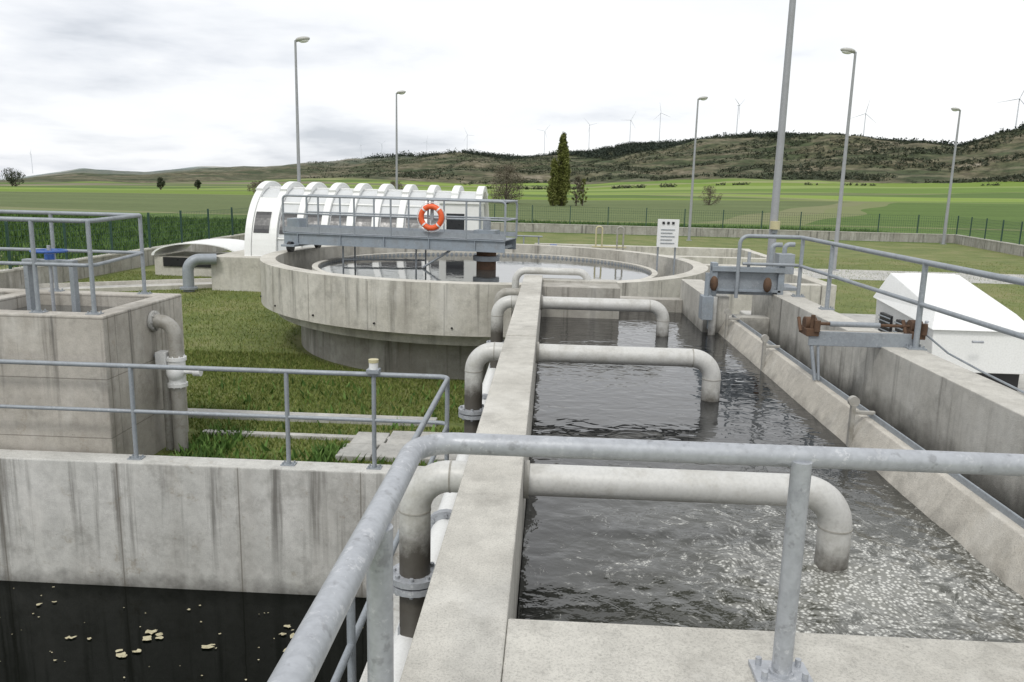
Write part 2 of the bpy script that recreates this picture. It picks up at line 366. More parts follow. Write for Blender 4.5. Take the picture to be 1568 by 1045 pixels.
def leafcloud(centers,radii,per,size,squash=1.0):
    centers=np.asarray(centers); radii=np.asarray(radii); n=len(centers)
    if radii.ndim==1: radii=np.repeat(radii[:,None],3,1)
    d=rng.normal(size=(n,per,3)); d/=np.linalg.norm(d,axis=2,keepdims=True); rr=rng.random((n,per,1))**.45
    c=centers[:,None,:]+d*rr*radii[:,None,:]
    c=c.reshape(-1,3); m=len(c)
    t=rng.normal(size=(m,3,3))*size*.55
    V=c[:,None,:]+t; return V.reshape(-1,3),np.arange(m*3).reshape(-1,3)
def tree(name,x,y,h,w,kind,mat,per=60,leaf=.22,nclump=60,trunk=.12):
    z=terr(x,y)[0]-.1; o=B(); 
    o.tube([(0,0,0),(.02*h,0,h*.4),(0,.02*h,h*.8),(0,0,h*.97)],[trunk*1.3,trunk,trunk*.5,trunk*.15],M_bark,8)
    C=[];R=[]
    for i in range(nclump):
        f=(i+.5)/nclump
        if kind=='poplar':
            zz=h*(.06+.92*f); rad=w/2*(1-f)**.5*min(1,.45+f*4)
            a=random.random()*6.283; q=rad*random.random()**.6*.75; cr=max(.18,w*.15*(1-f*.6))
        elif kind=='round':
            zz=h*(.28+.68*f); rad=w/2*math.sin(math.pi*min(.97,.12+.85*f))**.6
            a=random.random()*6.283; q=rad*random.random()**.5; cr=w*.12*(.6+random.random()*.8)
        else:
            zz=h*(.12+.82*f); rad=w/2*math.sin(math.pi*min(.95,.2+.7*f)); a=random.random()*6.283; q=rad*random.random()**.5; cr=w*.11
        px,py=q*math.cos(a),q*math.sin(a); C.append((x+px,y+py,z+zz)); R.append((cr,cr,cr*(1.9 if kind=='poplar' else 1)))
        if i%3==0:
            z0=max(0,zz-q*1.3-h*.08); o.tube([(0,0,z0),(px*.6,py*.6,(z0+zz)/2),(px,py,zz)],[trunk*.4,trunk*.25,trunk*.08],M_bark,5)
    e=bpy.data.objects.new(name,None); scene.collection.objects.link(e)
    t=o.obj('trunk_and_limbs',parent=e); t.location=(x,y,z)
    V,F=leafcloud(C,R,per,leaf); c=fastmesh('crown',V,F,mat); c.parent=e
    return e
tree('poplar_tree',1.7,134,11.8,3.8,'poplar',F_pop,95,.22,150,.16)
tree('poplar_tree',.3,133,7.6,2.8,'poplar',F_pop,70,.20,90,.12)
tree('poplar_tree',4.2,136,5.2,1.9,'bare',F_twig,50,.12,40,.08)
tree('poplar_tree',5.3,137,4.8,1.8,'bare',F_pop,36,.14,40,.08)
tree('bare_tree',-7.9,140,6.8,7.0,'bare',F_twig,70,.13,120,.12)
tree('bare_tree',-29,150,3.6,4.0,'bare',F_twig,60,.12,50,.08)
tree('bare_tree',-62,170,3,5.0,'bare',F_twig,60,.14,50,.08)
tree('bare_tree',29,150,3.6,4.4,'bare',F_twig,40,.12,50,.08)
for (x,y,h,w) in ((-238,330,7,10),(-228,335,6,8),(-233,340,7.5,9),(-128,260,4.0,2.6),(-120,270,3.2,1.8)):
    tree('field_tree',x,y,h,w,'round',F_scrub,26,.35,40,.2)
# treeline on the ridge and scrub
C=[];R=[]
for i in range(6500):
    az=random.uniform(-13,31); 
    R0=np.interp(az,AZ,RD); dens=noise.noise((az*.9,5,0))+.6
    if random.random()>dens+.35: continue
    r=R0*random.uniform(.86,1.03); x=r*math.sin(math.radians(az)); y=r*math.cos(math.radians(az)); z=terr(x,y)[0]
    w=random.uniform(2.4,5.8)*R0/1400; C.append((x,y,z+w*.7)); R.append((w,w,w*.95))
V,F=leafcloud(C,R,22,2.0); fastmesh('ridge_treeline',V,F,F_ridge)
C=[];R=[]
for i in range(24000):
    az=random.uniform(-17,31); R0=np.interp(az,AZ,RD); k=random.uniform(.12,.97); r=600+(R0-600)*k
    x=r*math.sin(math.radians(az)); y=r*math.cos(math.radians(az))
    if noise.noise((x/90,y/45,2))<-.02+(.15-.3*k): continue
    z=terr(x,y)[0]; w=random.uniform(.8,2.9)*R0/1400; C.append((x,y,z+w*.3)); R.append((w*1.5,w,w*.7))
V,F=leafcloud(C,R,8,1.5); fastmesh('hillside_scrub',V,F,F_scrub)
C=[];R=[]
for i in range(150):
    x=-40+i*.75+random.uniform(-1,1)*2; y=470+.1*x+random.uniform(-3,3); z=terr(x,y)[0]; w=random.uniform(.6,1.9)
    if noise.noise((x/18,1,0))<-.05: continue
    C.append((x,y,z+w*.5)); R.append((w,w,w))
for i in range(160):
    x=70+i*1.5+random.uniform(-2,2); y=520-.1*x+random.uniform(-3,3); z=terr(x,y)[0]; w=random.uniform(.4,1.5)
    if noise.noise((x/25,2,0))<.1: continue
    C.append((x,y,z+w*.5)); R.append((w,w,w))
V,F=leafcloud(C,R,30,.6); fastmesh('hedgerow',V,F,F_scrub)

# ---------------------------------------------------------------- wind turbines
def turbine(az,tanel,dist,h,ph):
    x=dist*math.sin(math.radians(az)); y=dist*math.cos(math.radians(az)); zt=1.2+dist*tanel; z0=zt-h
    o=B(); o.tube([(0,0,-40),(0,0,h)],[h*.024,h*.012],M_turb,10)
    o.box(-h*.015,h*.015,-h*.04,h*.04,h-.5,h+h*.022,M_turb)
    hub=Vector((0,-h*.05,h+h*.01)); o.ellip(hub,(h*.016,)*3,M_turb,8,6)
    for k in range(3):
        a=ph+k*2.0944; d=Vector((math.sin(a),0,math.cos(a))); o.tube([hub,hub+d*h*.12,hub+d*h*.52],[h*.007,h*.011,h*.003],M_turb,6)
    o.obj('wind_turbine',loc=(x,y,z0),rotz=random.uniform(-.9,.9))
for (az,te,d,h,ph) in ((28.6,.1005,1900,72,.35),(20.3,.0885,2100,66,.2),(12.4,.0985,2100,62,1.0),(7.3,.0895,2400,60,1.9),(5.3,.081,2600,60,.5),(2.5,.0745,2800,60,1.3),(-.6,.0665,3000,60,.7),(-6.0,.0595,3200,60,1.6),
   (-8.8,.050,4600,70,.3),(-11.9,.046,4800,70,.9),(-13.3,.044,5000,70,1.4),(-33.3,.021,6000,80,.8)):
    turbine(az,te,d,h,ph)

# ---------------------------------------------------------------- perimeter wall + fence
def fence(name,p0,p1):
    p0=Vector((*p0,0)); p1=Vector((*p1,0)); L=(p1-p0).length; d=(p1-p0)/L; ang=math.atan2(d.y,d.x); M=Matrix.Translation(p0)@Matrix.Rotation(ang,4,'Z')
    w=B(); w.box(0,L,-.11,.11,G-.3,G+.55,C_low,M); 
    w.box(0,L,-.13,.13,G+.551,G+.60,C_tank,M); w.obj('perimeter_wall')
    f=B(); zb=G+.6; zt=-.12
    n=int(L/2.5)
    for i in range(n+1):
        x=L*i/n; f.box(x-.03,x+.03,-.03,.03,zb,zt+.08,M_fence,M)
    for i in range(int(L/.15)):
        x=i*.15; f.box(x-.004,x+.004,-.003,.003,zb,zt,M_fence,M)
    for i in range(8):
        z=zb+(zt-zb)*i/7; f.box(0,L,-.004,.004,z-.004,z+.004,M_fence,M)
    f.obj(name)
fence('mesh_fence',(-14.4,56),(27.6,56)); fence('mesh_fence',(-14.4,8),(-14.4,56)); fence('mesh_fence',(27.6,56),(22,20))

# ---------------------------------------------------------------- lamps
def lamp(x,y,top,dx,r=.07):
    o=B(); h=top-G; o.tube([(0,0,0),(0,0,h)],[r*1.25,r*.62],M_pole,14)
    o.box(-.16,.16,-.16,.16,-.02,.03,M_pole); o.box(-.055,.055,-r*1.32,-r*1.0,.6,1.0,M_pole)
    o.tube([(0,0,h-.05),(dx*.28,0,h+.04)],.035,M_pole,8)
    Mx=Matrix.Rotation(-.12*dx,3,'Y'); o.ellip((dx*.30,0,h+.05),(.30,.17,.10),M_lamp,16,8,Mx)
    o.ellip((dx*.34,0,h-.0),(.21,.13,.09),M_white,12,6,Mx)
    o.obj('street_lamp',loc=(x,y,G))
lamp(-10.4,33,6.7,1); lamp(-9.8,51,6.7,1,.075); lamp(11.75,33.5,6.7,-1,.075); lamp(8.75,51,6.7,1,.075); lamp(26.1,54.5,6.7,-1,.085)
lamp(3.36,12.3,7.2,1,.055)

# ---------------------------------------------------------------- aeration basin
o=B()
o.box(-.335,-.085,.2,6.40,G,0,C_top); o.box(-.335,-.085,6.416,11.0,G,.004,C_top)
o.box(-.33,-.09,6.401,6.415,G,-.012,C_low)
o.box(-.084,3.0,1.62,2.07,G,-.003,C_top)                # near wall
o.box(2.7,3.0,2.071,10.6,G,-.001,C_top)                 # right wall
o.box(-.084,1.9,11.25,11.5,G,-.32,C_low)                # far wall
o.box(1.9,2.2,9.7,11.5,G,-.05,C_top)                    # pier at channel end
o.box(2.2,2.699,9.7,9.95,G,-.30,C_top)
o.box(-.335,.95,11.001,11.24,-.30,-.06,C_top)
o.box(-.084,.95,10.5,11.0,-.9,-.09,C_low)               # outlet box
basin=o.obj('aeration_basin',bevel=.014)
o=B(); o.box(-.33,3.0,.0,1.619,G,-.52,C_pave); o.obj('walkway_slab',bevel=.01)
def waterplane(name,x0,x1,y0,y1,z,mat,amp,nx=160,ny=300,src=None):
    X=np.linspace(x0,x1,nx);Y=np.linspace(y0,y1,ny); V=[]
    for y in Y:
        for x in X:
            a=amp
            if src:
                d2=(x-src[0])**2+(y-src[1])**2; calm=min(1,max(0,(y-3.5)/3)); a=amp*(.75-.38*calm+4.2*math.exp(-d2/1.5))
            h=noise.noise((x*2.2,y*3,0))*1.0+noise.noise((x*6,y*7,4))*.5+noise.noise((x*14,y*16,9))*.3
            if src: h+=math.sin(math.sqrt(d2)*26+noise.noise((x*4,y*4,1))*5)*.35*math.exp(-d2/1.2)
            V.append((x,y,z+h*a))
    F=[(j*nx+i,j*nx+i+1,(j+1)*nx+i+1,(j+1)*nx+i) for j in range(ny-1) for i in range(nx-1)]
    w=fastmesh(name,V,F,mat); w.data.polygons.foreach_set('use_smooth',[True]*len(F)); return w
waterplane('water_basin',-.08,2.18,2.05,11.3,-.5,W_main,.0045,170,380,src=(1.37,3.3))
waterplane('water_channel',2.22,2.71,2.05,9.75,-.62,W_clar,.002,20,60)

# overflow launder: thin concrete trough wall with a sloping ledge and a fine weir lip
o=B()
o.extrude_y([(2.24,-1.1),(2.24,-.30),(2.185,-.30),(2.045,-.60),(2.045,-1.1)],2.07,9.69,M_launder)
o.box(2.236,2.248,2.08,9.68,-.50,-.262,M_galvd)
for y in (3.0,5.35,7.65,9.3):
    o.box(2.085,2.115,y-.022,y+.022,-.56,-.20,M_pipeg); o.tube([(2.10,y-.02,-.18),(2.10,y+.02,-.18)],.036,M_pipeg,14); o.box(2.10,2.25,y-.014,y+.014,-.27,-.245,M_pipeg)
o.tube([(1.98,9.55,-.60),(1.98,9.55,-.04)],.045,M_pipe,16)
o.obj('overflow_launder',bevel=.006)

# air drop pipes
for i,y in enumerate((3.55,6.47,9.39)):
    o=B()
    o.tube([(-.60,y,-.98),(-.60,y,-.15),(1.37,y,-.15),(1.37,y,-.60)],.075,M_pipe,28,bend=.17,nb=12)
    for (zz) in (-.66,-.70): o.flange((-.60,y,zz),(0,0,1),.125,.03,M_galv)
    o.tube([(-.083,y,-.15),(-.06,y,-.15)],.09,M_pipeg,24)
    o.tube([(1.196,y,-.15),(1.204,y,-.15)],.0775,M_pipeg,28); o.tube([(-.426,y,-.15),(-.434,y,-.15)],.0775,M_pipeg,28)
    o.tube([(1.37,y,-.318),(1.37,y,-.326)],.0775,M_pipeg,28); o.tube([(-.60,y,-.318),(-.60,y,-.326)],.0775,M_pipeg,28)
    o.box(-.68,-.52,y-.03,y+.03,-.98,-.93,M_galv)
    o.obj('air_drop_pipe')
o=B(); o.tube([(-.46,11.1,-1.2),(-.46,11.1,.05),(.55,11.1,.05),(.55,11.1,-.3)],.05,M_pipe,16,bend=.15); o.tube([(-.66,10.6,-1.2),(-.66,10.6,-.2),(-.36,10.6,-.2)],.06,M_pipeg,16,bend=.12); o.obj('overflow_pipe')
o=B(); o.tube([(-.62,-1,-1.05),(-.62,10.9,-1.05)],.1,M_white,24)
for y in (1.2,4.9,7.9): o.flange((-.62,y,-1.05),(0,1,0),.15,.05,M_galv)
for y in (2.0,4.3,8.6): o.box(-.72,-.52,y-.05,y+.05,-1.6,-1.14,M_galvd)
o.obj('air_header_pipe')

# ---------------------------------------------------------------- railings
def post(o,x,y,z0,z1,r=.024,m=None,plate=True):
    m=m or M_galv; o.tube([(x,y,z0),(x,y,z1)],r,m,16)
    if plate:
        o.box(x-.07,x+.07,y-.05,y+.05,z0-.002,z0+.010,m)
        for a in (-.05,.05): o.tube([(x+a,y-.03,z0),(x+a,y-.03,z0+.03)],.008,m,6); o.tube([(x+a,y+.03,z0),(x+a,y+.03,z0+.03)],.008,m,6)
        o.tube([(x,y,z0+.01),(x,y,z0+.018)],r*1.25,m,16)
o=B()
o.tube([(-.31,-.2,.575),(-.31,1.87,.575),(3.4,1.87,.575)],.0265,M_galv,24,bend=.10,nb=12)
post(o,-.30,1.38,0,.57,.0255); post(o,.62,1.85,0,.57,.0245); post(o,2.3,1.85,0,.57,.0245)
post(o,-.30,.2,0,.57)
o.obj('foreground_handrail')
o=B()
o.tube([(-9,7.43,-.62),(-.93,7.43,-.62),(-.93,-.5,-.62)],.024,M_galvd,14,bend=.10)
o.tube([(-9,7.43,-1.08),(-.93,7.43,-1.08),(-.93,-.5,-1.08)],.02,M_galvd,12,bend=.10)
for x in (-8,-5.9,-4.07,-2.52,-1.66): post(o,x,7.43,-1.57,-.62,.022,M_galvd)
for y in (7.33,5.3,3.6,1.9): post(o,-.93,y,-1.57,-.62,.022,M_galvd)
o.obj('basin_railing')
o=B()
o.tube([(2.95,.3,.69),(2.95,9.6,.69),(2.25,9.6,.69),(2.25,9.6,-.05)],.023,M_galvd,14,bend=.10)
o.tube([(2.95,.3,.36),(2.95,9.6,.36),(2.3,9.6,.36)],.019,M_galvd,12,bend=.08)
for y in (3.0,4.7,6.4,8.5,9.5): post(o,2.95,y,0,.69,.022,M_galvd)
o.obj('basin_railing')
o=B()
for (x,y) in ((2.78,10.15),(2.98,10.3)): o.tube([(x,y,0),(x,y,.56),(x+.12,y,.56)],.03,M_galvd,12,bend=.06)
o.box(2.74,3.12,10.05,10.5,0,.04,M_galvd); o.box(2.86,3.06,10.1,10.3,.2,.45,M_galvd)
o.tube([(3.36,12.22,.66),(3.36,12.22,.78)],.075,M_yel,12); o.box(3.33,3.40,12.2,12.3,.60,.68,M_galvd)
o.obj('vent_pipes',bevel=.005)
o=B(); o.box(-1.72,-1.60,7.37,7.49,-.60,-.565,M_galvd); o.tube([(-1.66,7.43,-.57),(-1.66,7.43,-.50)],.045,M_white2,12); o.tube([(-1.66,7.43,-.50),(-1.66,7.43,-.47)],.05,M_yel,12); o.obj('railing_sensor')

# ---------------------------------------------------------------- gate at channel end and gate actuator
o=B()
o.box(1.98,2.78,9.68,9.72,-.02,.30,M_galvd); o.box(1.95,2.02,9.62,9.76,-.45,.36,M_steel); o.box(2.74,2.81,9.62,9.76,-.03,.36,M_steel)
o.box(1.95,2.81,9.60,9.67,.26,.32,M_steel); o.box(1.98,2.78,9.62,9.675,.02,.05,M_steel); o.tube([(2.38,9.64,.3),(2.38,9.64,.5)],.02,M_galv,8)
for x in (1.97,2.6): o.ellip((x,9.56,.12),(.05,.05,.09),M_rust)
o.box(1.82,1.95,9.4,9.6,-.3,-.02,M_steel); o.tube([(1.88,9.5,-.3),(1.88,9.5,.25)],.03,M_steel,10)
o.obj('sluice_gate',bevel=.004)
o=B()
o.box(2.12,3.0,6.46,6.58,.055,.10,M_launder); o.box(2.12,3.0,6.44,6.46,-.01,.11,M_galvd)
o.tube([(2.1,6.52,.16),(3.08,6.52,.16)],.013,M_rust,10); o.tube([(2.3,6.52,.16),(2.7,6.52,.16)],.022,M_galvd,10)
for x in (2.14,2.98):
    o.box(x-.05,x+.05,6.42,6.62,.07,.13,M_rust); o.tube([(x-.045,6.52,.16),(x+.045,6.52,.16)],.055,M_rust,16); o.tube([(x,6.45,.12),(x,6.45,.24)],.018,M_rust,8)
    o.tube([(x-.08,6.48,.10),(x-.08,6.56,.2)],.015,M_rust,8); o.tube([(x+.03,6.42,.11),(x+.03,6.42,.20)],.025,M_rust,10)
o.tube([(2.14,6.47,.06),(2.19,6.42,-.29)],.016,M_galvd,8); o.tube([(2.2,6.47,.06),(2.22,6.42,-.29)],.012,M_galvd,8)
o.tube([(3.03,6.5,.13),(3.06,6.1,.03),(3.02,5.5,.015),(2.96,4.6,.012)],.008,M_galvd,8)
o.obj('gate_actuator',bevel=.004)

# ---------------------------------------------------------------- right hand pad + blower enclosure
o=B(); o.box(3.001,5.4,3.0,12.5,G,-.62,C_pave); o.obj('service_path',bevel=.02)
o=B()
def q(x,y,z): return (x-.12,y,z)
o.hull8([q(3.74,7.5,-.42),q(4.60,7.5,-.42),q(4.70,9.1,-.42),q(3.84,9.1,-.42),q(3.72,7.5,-.02),q(4.62,7.5,-.02),q(4.72,9.1,.06),q(3.82,9.1,.06)],M_white)
o.hull8([q(3.69,7.46,-.016),q(4.65,7.46,-.016),q(4.75,9.14,.064),q(3.79,9.14,.064),q(3.80,7.66,.13),q(4.54,7.66,.13),q(4.64,9.0,.36),q(3.90,9.0,.36)],M_white)
o.hull8([q(3.84,7.72,.1315),q(4.50,7.72,.1315),q(4.60,8.95,.353),q(3.94,8.95,.353),q(3.95,7.85,.165),q(4.42,7.85,.165),q(4.52,8.85,.38),q(4.02,8.85,.38)],M_white)
o.box(3.64,4.48,7.56,9.0,-.62,-.421,M_dark)
for (y,w_) in ((8.0,.36),(8.55,.30)):
    x0=3.60+(y-7.5)*.06
    o.box(x0-.012,x0+.05,y,y+w_,-.30,-.06,M_dark)
    for k in range(5): o.box(x0-.03,x0-.013,y,y+w_,-.29+k*.048,-.275+k*.048,M_galvd)
o.box(3.585,3.62,7.62,7.66,-.1,.04,M_galv); o.tube([(3.9,7.37,-.1),(4.0,7.37,-.1)],.012,M_galv,8)
o.obj('blower_enclosure',bevel=.03)

# ---------------------------------------------------------------- left basin
o=B()
o.box(-14.2,-.86,7.3,7.55,-4.2,-1.57,C_left); o.box(-1.0,-.86,.2,7.299,-4.2,-1.573,C_left)
o.box(-.859,-.336,.2,11.0,G-.2,-1.60,C_pave)
o.obj('settling_basin',bevel=.015)
waterplane('water_settling',-14,-1.0,1,7.31,-2.9,W_left,.0008,30,30)
vs=[];fs=[]
def fleck(x,y,r):
    n=random.randint(7,11); b=len(vs)
    for k in range(n):
        a=2*math.pi*k/n; q=r*random.uniform(.35,1.2); vs.append((x+q*math.cos(a)*1.3,y+q*math.sin(a),-2.888+random.uniform(-.002,.004)))
    fs.append(tuple(range(b,b+n)))
for (cx,cy,n) in ((-3.5,6.45,6),(-4.15,6.35,4),(-2.95,6.3,4),(-4.85,6.9,2),(-2.3,6.6,4),(-2.15,6.3,3),(-3.6,6.15,6),(-3.3,6.9,2)):
    for i in range(n): fleck(cx+random.gauss(0,.06),cy+random.gauss(0,.04),random.choice((.012,.02,.03,.045)))
for i in range(60): fleck(random.uniform(-6.2,-1.3),random.uniform(5.6,7.2),random.uniform(.004,.011))
o=B(); o.add(vs,fs,paint('scum_foam',(.52,.48,.33),0,.8,.6,(.2,.15,.06),40)); o.obj('floating_scum')

# ---------------------------------------------------------------- kerbs, slabs, path
o=B(); o.box(-9,-1.4,9.9,10.05,G-.1,G+.09,C_pave); o.box(-4.2,-1.7,9.2,9.3,G-.1,G+.05,C_pave); o.obj('concrete_kerb',bevel=.01)
o=B()
for i,(a,b,c,d) in enumerate(((-2.35,-1.95,8.5,8.95),(-1.93,-1.5,8.52,9.0),(-2.3,-1.9,8.97,9.4),(-1.88,-1.1,9.02,9.5),(-1.46,-.9,8.5,8.98))):
    M=Matrix.Translation(((a+b)/2,(c+d)/2,G))@Matrix.Rotation(random.uniform(-.06,.06),4,'Z')@Matrix.Rotation(random.uniform(-.03,.03),4,'X')
    o.box((a-b)/2,(b-a)/2,(c-d)/2,(d-c)/2,-.1,.06,C_pave,M)
o.obj('paving_slabs',bevel=.01)
o=B()
a0,a1=path_y(-14.2),path_y(-8.5)
o.add([(-14.2,a0-.8,G+.006),(-8.5,a1-.8,G+.006),(-8.5,a1+.8,G+.006),(-14.2,a0+.8,G+.006)],[(0,1,2,3)],C_pave)
for sgn in (-1,1):
    o.add([(-14.2,a0+sgn*.85-.05,G),(-8.5,a1+sgn*.85-.05,G),(-8.5,a1+sgn*.85+.05,G),(-14.2,a0+sgn*.85+.05,G),(-14.2,a0+sgn*.85-.05,G+.11),(-8.5,a1+sgn*.85-.05,G+.11),(-8.5,a1+sgn*.85+.05,G+.11),(-14.2,a0+sgn*.85+.05,G+.11)],[(0,3,2,1),(4,5,6,7),(0,1,5,4),(1,2,6,5),(2,3,7,6),(3,0,4,7)],C_tank)
o.add([(-14.2,30,G+.005),(27,30,G+.005),(27,34,G+.005),(-14.2,34,G+.005)],[(0,1,2,3)],C_pave); o.obj('access_path')

# ---------------------------------------------------------------- chamber at the left
o=B()
X0,X1,Y0,Y1=-9.2,-4.42,7.62,9.35; zt=-.17
o.box(X0,X1,Y0,Y0+.22,G-.2,zt,C_cham); o.box(X0,X1,Y1-.22,Y1,G-.2,zt,C_cham); o.box(X1-.22,X1-.001,Y0+.221,Y1-.221,G-.2,zt-.002,C_cham); o.box(-6.3,-6.1,Y0+.221,Y1-.221,G-.2,zt-.003,C_cham)
o.obj('inlet_chamber',bevel=.014)
waterplane('water_inlet',X0,X1-.2,Y0+.2,Y1-.2,-.32,W_clar,.001,20,20)
o=B()
o.tube([(-9.2,7.74,.76),(-4.55,7.74,.76),(-4.80,9.24,.76),(-9.2,9.24,.76)],.023,M_galvd,14,bend=.1)
o.tube([(-9.2,7.74,.32),(-4.55,7.74,.32),(-4.80,9.24,.32),(-9.2,9.24,.32)],.019,M_galvd,12,bend=.1)
for x in (-4.57,-5.15,-6.4,-7.8): post(o,x,7.74,zt,.76,.022,M_galvd)
for x in (-4.82,-5.9,-7.0,-8.4): post(o,x,9.24,zt,.76,.022,M_galvd)
o.obj('chamber_railing')
o=B()
cx,cy=-5.35,8.3
o.box(cx-.28,cx+.28,cy-.05,cy+.05,.26,.31,M_galvd)
for a in (-.25,.25): o.box(cx+a-.025,cx+a+.025,cy-.04,cy+.04,-.6,.26,M_galvd)
o.tube([(cx,cy,-.6),(cx,cy,.46)],.018,M_galv,10); o.tube([(cx,cy,.31),(cx,cy,.37)],.05,M_blue,14)
o.tube([(cx+.17*math.cos(t),cy+.17*math.sin(t),.40) for t in [k*math.pi/12 for k in range(25)]],.013,M_blue,8)
for k in range(4):
    a=k*math.pi/4; o.tube([(cx-.17*math.cos(a),cy-.17*math.sin(a),.40),(cx+.17*math.cos(a),cy+.17*math.sin(a),.40)],.009,M_blue,6)
o.obj('handwheel_valve',bevel=.004)
o=B()
px=-4.17; py=8.6
o.tube([(X1-.1,py,-.38),(px,py,-.38),(px,py,G+.02)],.078,M_pipeg,24,bend=.2,nb=10)
o.flange((X1+.02,py,-.38),(1,0,0),.12,.03,M_pipe)
o.tube([(-4.32,py+.05,-.95),(-4.32,py+.05,G)],.05,M_pipeg,16)
for z in (-.80,-1.10): o.flange((px,py,z),(0,0,1),.11,.04,M_white2)
o.tube([(px,py,-.82),(px,py,-1.08)],.095,M_white2,20); o.ellip((px,py-.02,-.95),(.105,.115,.12),M_white2)
o.tube([(px,py,-.95),(px+.26,py-.05,-.93)],.03,M_white2,14); o.tube([(px+.22,py-.05,-.93),(px+.30,py-.05,-.93)],.055,M_white2,16)
o.box(px-.20,px-.08,py-.09,py+.05,-.86,-.72,M_white2); o.tube([(px-.28,py,-.78),(px-.1,py,-.78)],.018,M_galvd,8)
o.obj('drain_pipe_with_valve',bevel=.004)

# ---------------------------------------------------------------- circular clarifier
cx,cy=TC; zr=-.25
o=B()
o.lathe([(TR,zr-.80),(TR,zr),(TR-.28,zr),(TR-.28,zr-1.0),(TR-.72,zr-1.0),(TR-.72,zr-.80)],C_tank,cx,cy,128)
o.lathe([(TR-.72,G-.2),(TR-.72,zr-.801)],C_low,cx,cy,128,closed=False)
o.lathe([(TR-.95,zr-.9),(TR-.95,zr-.16),(TR-1.06,zr-.16),(TR-1.06,zr-.9)],C_tank,cx,cy,128)
for k in range(22):
    a=2*math.pi*k/22+.08; M=Matrix.Translation((cx,cy,0))@Matrix.Rotation(a,4,'Z')
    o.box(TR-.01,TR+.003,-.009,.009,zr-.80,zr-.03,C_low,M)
    o.tube([M@Vector((TR-.02,.12,zr-.68)),M@Vector((TR+.02,.12,zr-.68))],.016,M_dark,8)
o.obj('circular_clarifier_tank')
vs=[];fs=[];n=720;r=TR-1.09
for i in range(n):
    a=2*math.pi*i/n; z=zr-.17-(.05 if i%4<2 else 0); vs+=[(cx+r*math.cos(a),cy+r*math.sin(a),zr-.40),(cx+r*math.cos(a),cy+r*math.sin(a),z)]
for i in range(n): k=(i+1)%n; fs.append((2*i,2*k,2*k+1,2*i+1))
o=B(); o.add(vs,fs,M_galvd); o.obj('clarifier_weir_plate')
def disc(name,r,z,mat,n=64,r0=0):
    o=B(); 
    if r0: o.lathe([(r0,z),(r,z)],mat,cx,cy,n,closed=False,smooth=False)
    else: o.add([(cx+r*math.cos(2*math.pi*i/n),cy+r*math.sin(2*math.pi*i/n),z) for i in range(n)],[tuple(range(n))],mat)
    return o.obj(name)
disc('water_clarifier',TR-1.05,zr-.22,W_clar); disc('water_clarifier_launder',TR-.27,zr-.55,W_clar,96,TR-.96)

# ---------------------------------------------------------------- scraper bridge
e=bpy.data.objects.new('clarifier_bridge',None); scene.collection.objects.link(e); e.location=(cx,cy,0); e.rotation_euler[2]=math.pi-math.radians(10)
L0,L1=-.50,4.22
o=B()
for y in (-.5,.5):
    o.box(L0,L1,y-.012,y+.012,-.07,.13,M_steel); o.box(L0,L1,y-.05,y+.05,.131,.145,M_steel); o.box(L0,L1,y-.05,y+.05,-.085,-.071,M_steel)
    for k in range(5): x=L0+.6+k*.95; o.box(x-.008,x+.008,y-.045,y+.045,-.07,.13,M_steel)
for k in range(6): x=L0+.1+k*.9; o.box(x-.03,x+.03,-.488,.488,-.04,.02,M_steel)
o.box(L0,L1,-.45,.45,.135,.155,M_galvd); o.obj('deck_and_beams',parent=e)
o=B()
for y in (-.52,.52):
    o.tube([(L0,y,.15),(L0,y,.9),(L1,y,.9),(L1,y,.15)],.022,M_galvd,12,bend=.08)
    o.tube([(L0,y,.54),(L1,y,.54)],.018,M_galvd,10); o.box(L0,L1,y-.004,y+.004,.17,.27,M_galvd)
    for k in range(1,6): x=L0+(L1-L0)*k/6; o.tube([(x,y,.13),(x,y,.9)],.02,M_galvd,10)
o.tube([(L0,-.5,.9),(L0,.5,.9)],.022,M_galvd,10); o.tube([(L0,-.5,.54),(L0,.5,.54)],.018,M_galvd,10)
o.obj('railings',parent=e)
o=B()
o.box(L1-.35,L1-.05,-.75,.75,-.13,-.086,M_steel)
for y in (-.62,.62):
    M=Matrix.Translation((L1-.2,y,-.14)); o.tube([M@Vector((-.04,0,0)),M@Vector((.04,0,0))],.11,M_dark,20)
o.box(L1-.15,L1+.12,-.2,.15,.156,.42,M_steel); o.tube([(L1-.1,-.3,.0),(L1-.1,.3,.0)],.1,M_blue,14)
o.obj('end_carriage',parent=e,bevel=.006)
o=B()
o.tube([(0,0,-1.5),(0,0,-.086)],.2,M_rust,20); o.tube([(0,0,-.30),(0,0,-.2)],.27,M_galvd,24); o.box(-.22,.22,-.22,.22,.156,.32,M_steel); o.tube([(0,0,.32),(0,0,.55)],.08,M_galvd,16)
for x in (1.4,3.0):
    for y in (-.3,.3): o.tube([(x,y,-.05),(x,y,-.8)],.018,M_galvd,10)
o.tube([(1.4,-.3,-.38),(3.0,.3,-.38)],.018,M_galvd,10)
o.tube([(.5,.4,0),(1.2,.45,-.45)],.022,M_galvd,10)
o.obj('scraper_mechanism',parent=e)
o=B(); rx,rz=.98,.56; ry=.60
o.tube([(rx+.21*math.cos(t),ry,rz+.21*math.sin(t)) for t in [k*math.pi/24 for k in range(49)]],.055,M_orange,14,cap=False)
for k in range(4):
    a=math.pi/4+k*math.pi/2; o.tube([(rx+.21*math.cos(a+d),ry,rz+.21*math.sin(a+d)) for d in (-.07,0,.07)],.0585,M_white2,14)
o.tube([(rx+.29*math.cos(t),ry-.0,rz+.29*math.sin(t)) for t in [k*math.pi/12 for k in range(25)]],.007,M_white2,6)
o.box(rx-.03,rx+.03,.53,.56,.5,.88,M_galvd); o.obj('life_ring',parent=e)

